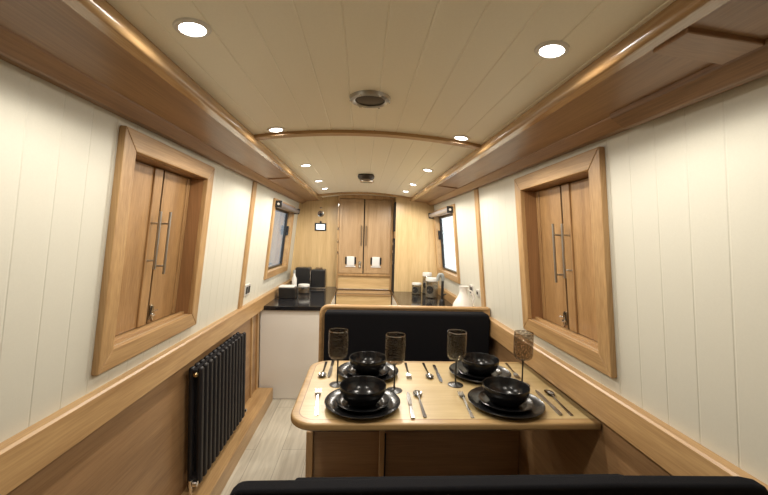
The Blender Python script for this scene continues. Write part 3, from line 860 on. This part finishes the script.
# tap
t_ = thing('tap', (.735, 3.36, WZ), 'black kitchen tap with grey head on the right worktop', 'tap')
MB().lathe([(0, WZ), (.027, WZ), (.025, WZ + .03), (.017, WZ + .045), (0, WZ + .045)], (.735, 3.36, 0), 20).build('base', M_blackmetal, t_)
MB().tube([(.735, 3.36, WZ + .04), (.735, 3.36, WZ + .22)], .0125, 12).build('column', M_blackmetal, t_)
MB().tube([(.738, 3.36, WZ + .215), (.734, 3.36, WZ + .25), (.722, 3.36, WZ + .275), (.705, 3.36, WZ + .275), (.692, 3.36, WZ + .25), (.690, 3.36, WZ + .215)], [.0145, .018, .019, .018, .016, .014], 14).build('spout', M_grey, t_)
MB().tube([(.735, 3.36, WZ + .08), (.765, 3.34, WZ + .095)], [.008, .005], 8).build('lever', M_blackmetal, t_)
# white jug
jx, jy = .752, 2.72
t_ = thing('jug', (jx, jy, WZ), 'white ceramic jug at the right behind the bench back', 'jug')
MB().lathe([(0, WZ), (.06, WZ), (.078, WZ + .02), (.084, WZ + .07), (.072, WZ + .12), (.045, WZ + .165), (.031, WZ + .195), (.030, WZ + .225), (.038, WZ + .25), (.035, WZ + .25), (.027, WZ + .225), (.028, WZ + .195), (.04, WZ + .165), (.06, WZ + .12), (0, WZ + .09)], (jx, jy, 0), 32).build('body', M_whiteglaze, t_)
MB().tube([(jx + .026, jy - .01, WZ + .225), (jx + .055, jy - .02, WZ + .215), (jx + .075, jy - .025, WZ + .17), (jx + .068, jy - .02, WZ + .125)], .007, 10).build('handle', M_whiteglaze, t_)

# ------------------------------------------------------------------ sockets, dial, screen
def socket(s, y0, y1, z0, z1, label, two=True):
    o = thing('wall_socket', (s * wx(z0), (y0 + y1) / 2, z0), label, 'socket')
    p = MB(); wbox(p, s, y0, y1, z0, z1, -.001, .008, .003, 2); p.build('plate', M_satin, o)
    mid = (y0 + y1) / 2
    for a, b_ in (((y0 + .012, mid - .008), (mid + .008, y1 - .012)) if two else ((y0 + .015, y1 - .015),)):
        q = MB(); wbox(q, s, a, b_, z0 + .015, z1 - .015, .007, .0105, .001, 1); q.build('insert', M_blackmetal, o)
socket(-1, 2.685, 2.80, .068, .150, 'chrome double socket on the left wall above the ledge')
socket(1, 2.80, 2.89, .085, .165, 'chrome socket on the right wall behind the white jug')
socket(1, 2.66, 2.72, .10, .150, 'small dark switch on the right wall by the upright batten', False)
yb_ = YL
d = thing('dial', (-.522, yb_, .75), 'round chrome gauge with a dark centre on the left bulkhead', 'gauge')
MB().lathe([(0, .002), (.026, .002), (.030, .010), (.036, .009), (.040, 0)], (-.522, yb_ - .001, .787), 24, axis=(0, -1, 0)).build('bezel', M_chrome, d)
MB().lathe([(0, .008), (.018, .007), (.018, .002)], (-.522, yb_ - .001, .783), 20, axis=(0, -1, 0)).build('face', M_blackmetal, d)
d = thing('switch', (-.52, yb_, .845), 'small bright chrome switch above the round gauge', 'switch')
MB().lathe([(0, .010), (.010, .009), (.014, .004), (.015, 0)], (-.522, yb_ - .001, .858), 16, axis=(0, -1, 0)).build('button', M_chrome, d)
d = thing('sensor', (-.52, yb_, .69), 'small black knob between the gauge and the lit screen', 'knob')
MB().lathe([(0, .012), (.012, .010), (.013, 0)], (-.520, yb_ - .001, .690), 16, axis=(0, -1, 0)).build('knob', M_blackmetal, d)
d = thing('control_screen', (-.52, yb_, .59), 'small lit control screen in a dark frame on the left bulkhead', 'screen')
MB().box(-.588, -.452, yb_ - .014, yb_ + .001, .585, .678, .004).build('frame', M_blackmetal, d)
MB().box(-.570, -.470, yb_ - .0155, yb_ - .013, .601, .662).build('display', M_screen, d)

# ------------------------------------------------------------------ daylight outside, camera
wd = bpy.data.worlds.new('daylight'); scene.world = wd; wd.use_nodes = True
bg = wd.node_tree.nodes['Background']; bg.inputs['Color'].default_value = (.93, .97, 1, 1); bg.inputs['Strength'].default_value = 2.6

yaw, pitch, roll = .0603, -.0239, .0275
fw = Vector((math.sin(yaw) * math.cos(pitch), math.cos(yaw) * math.cos(pitch), math.sin(pitch)))
r0 = fw.cross(Vector((0, 0, 1))).normalized(); u0 = r0.cross(fw)
rr_ = r0 * math.cos(roll) + u0 * math.sin(roll); uu = -r0 * math.sin(roll) + u0 * math.cos(roll)
cam = bpy.data.cameras.new('camera'); co = bpy.data.objects.new('camera', cam); COL.objects.link(co)
cam.sensor_width = 36; cam.sensor_fit = 'HORIZONTAL'; cam.lens = 366.55 / 768 * 36; cam.clip_start = .02
co.matrix_world = Matrix(((rr_.x, uu.x, -fw.x, -.0225), (rr_.y, uu.y, -fw.y, 0), (rr_.z, uu.z, -fw.z, .5117 + G), (0, 0, 0, 1)))
scene.camera = co
vs = scene.view_settings
vs.view_transform = 'Standard'; vs.look = 'None'; vs.gamma = 1; vs.use_curve_mapping = False; vs.exposure = 0
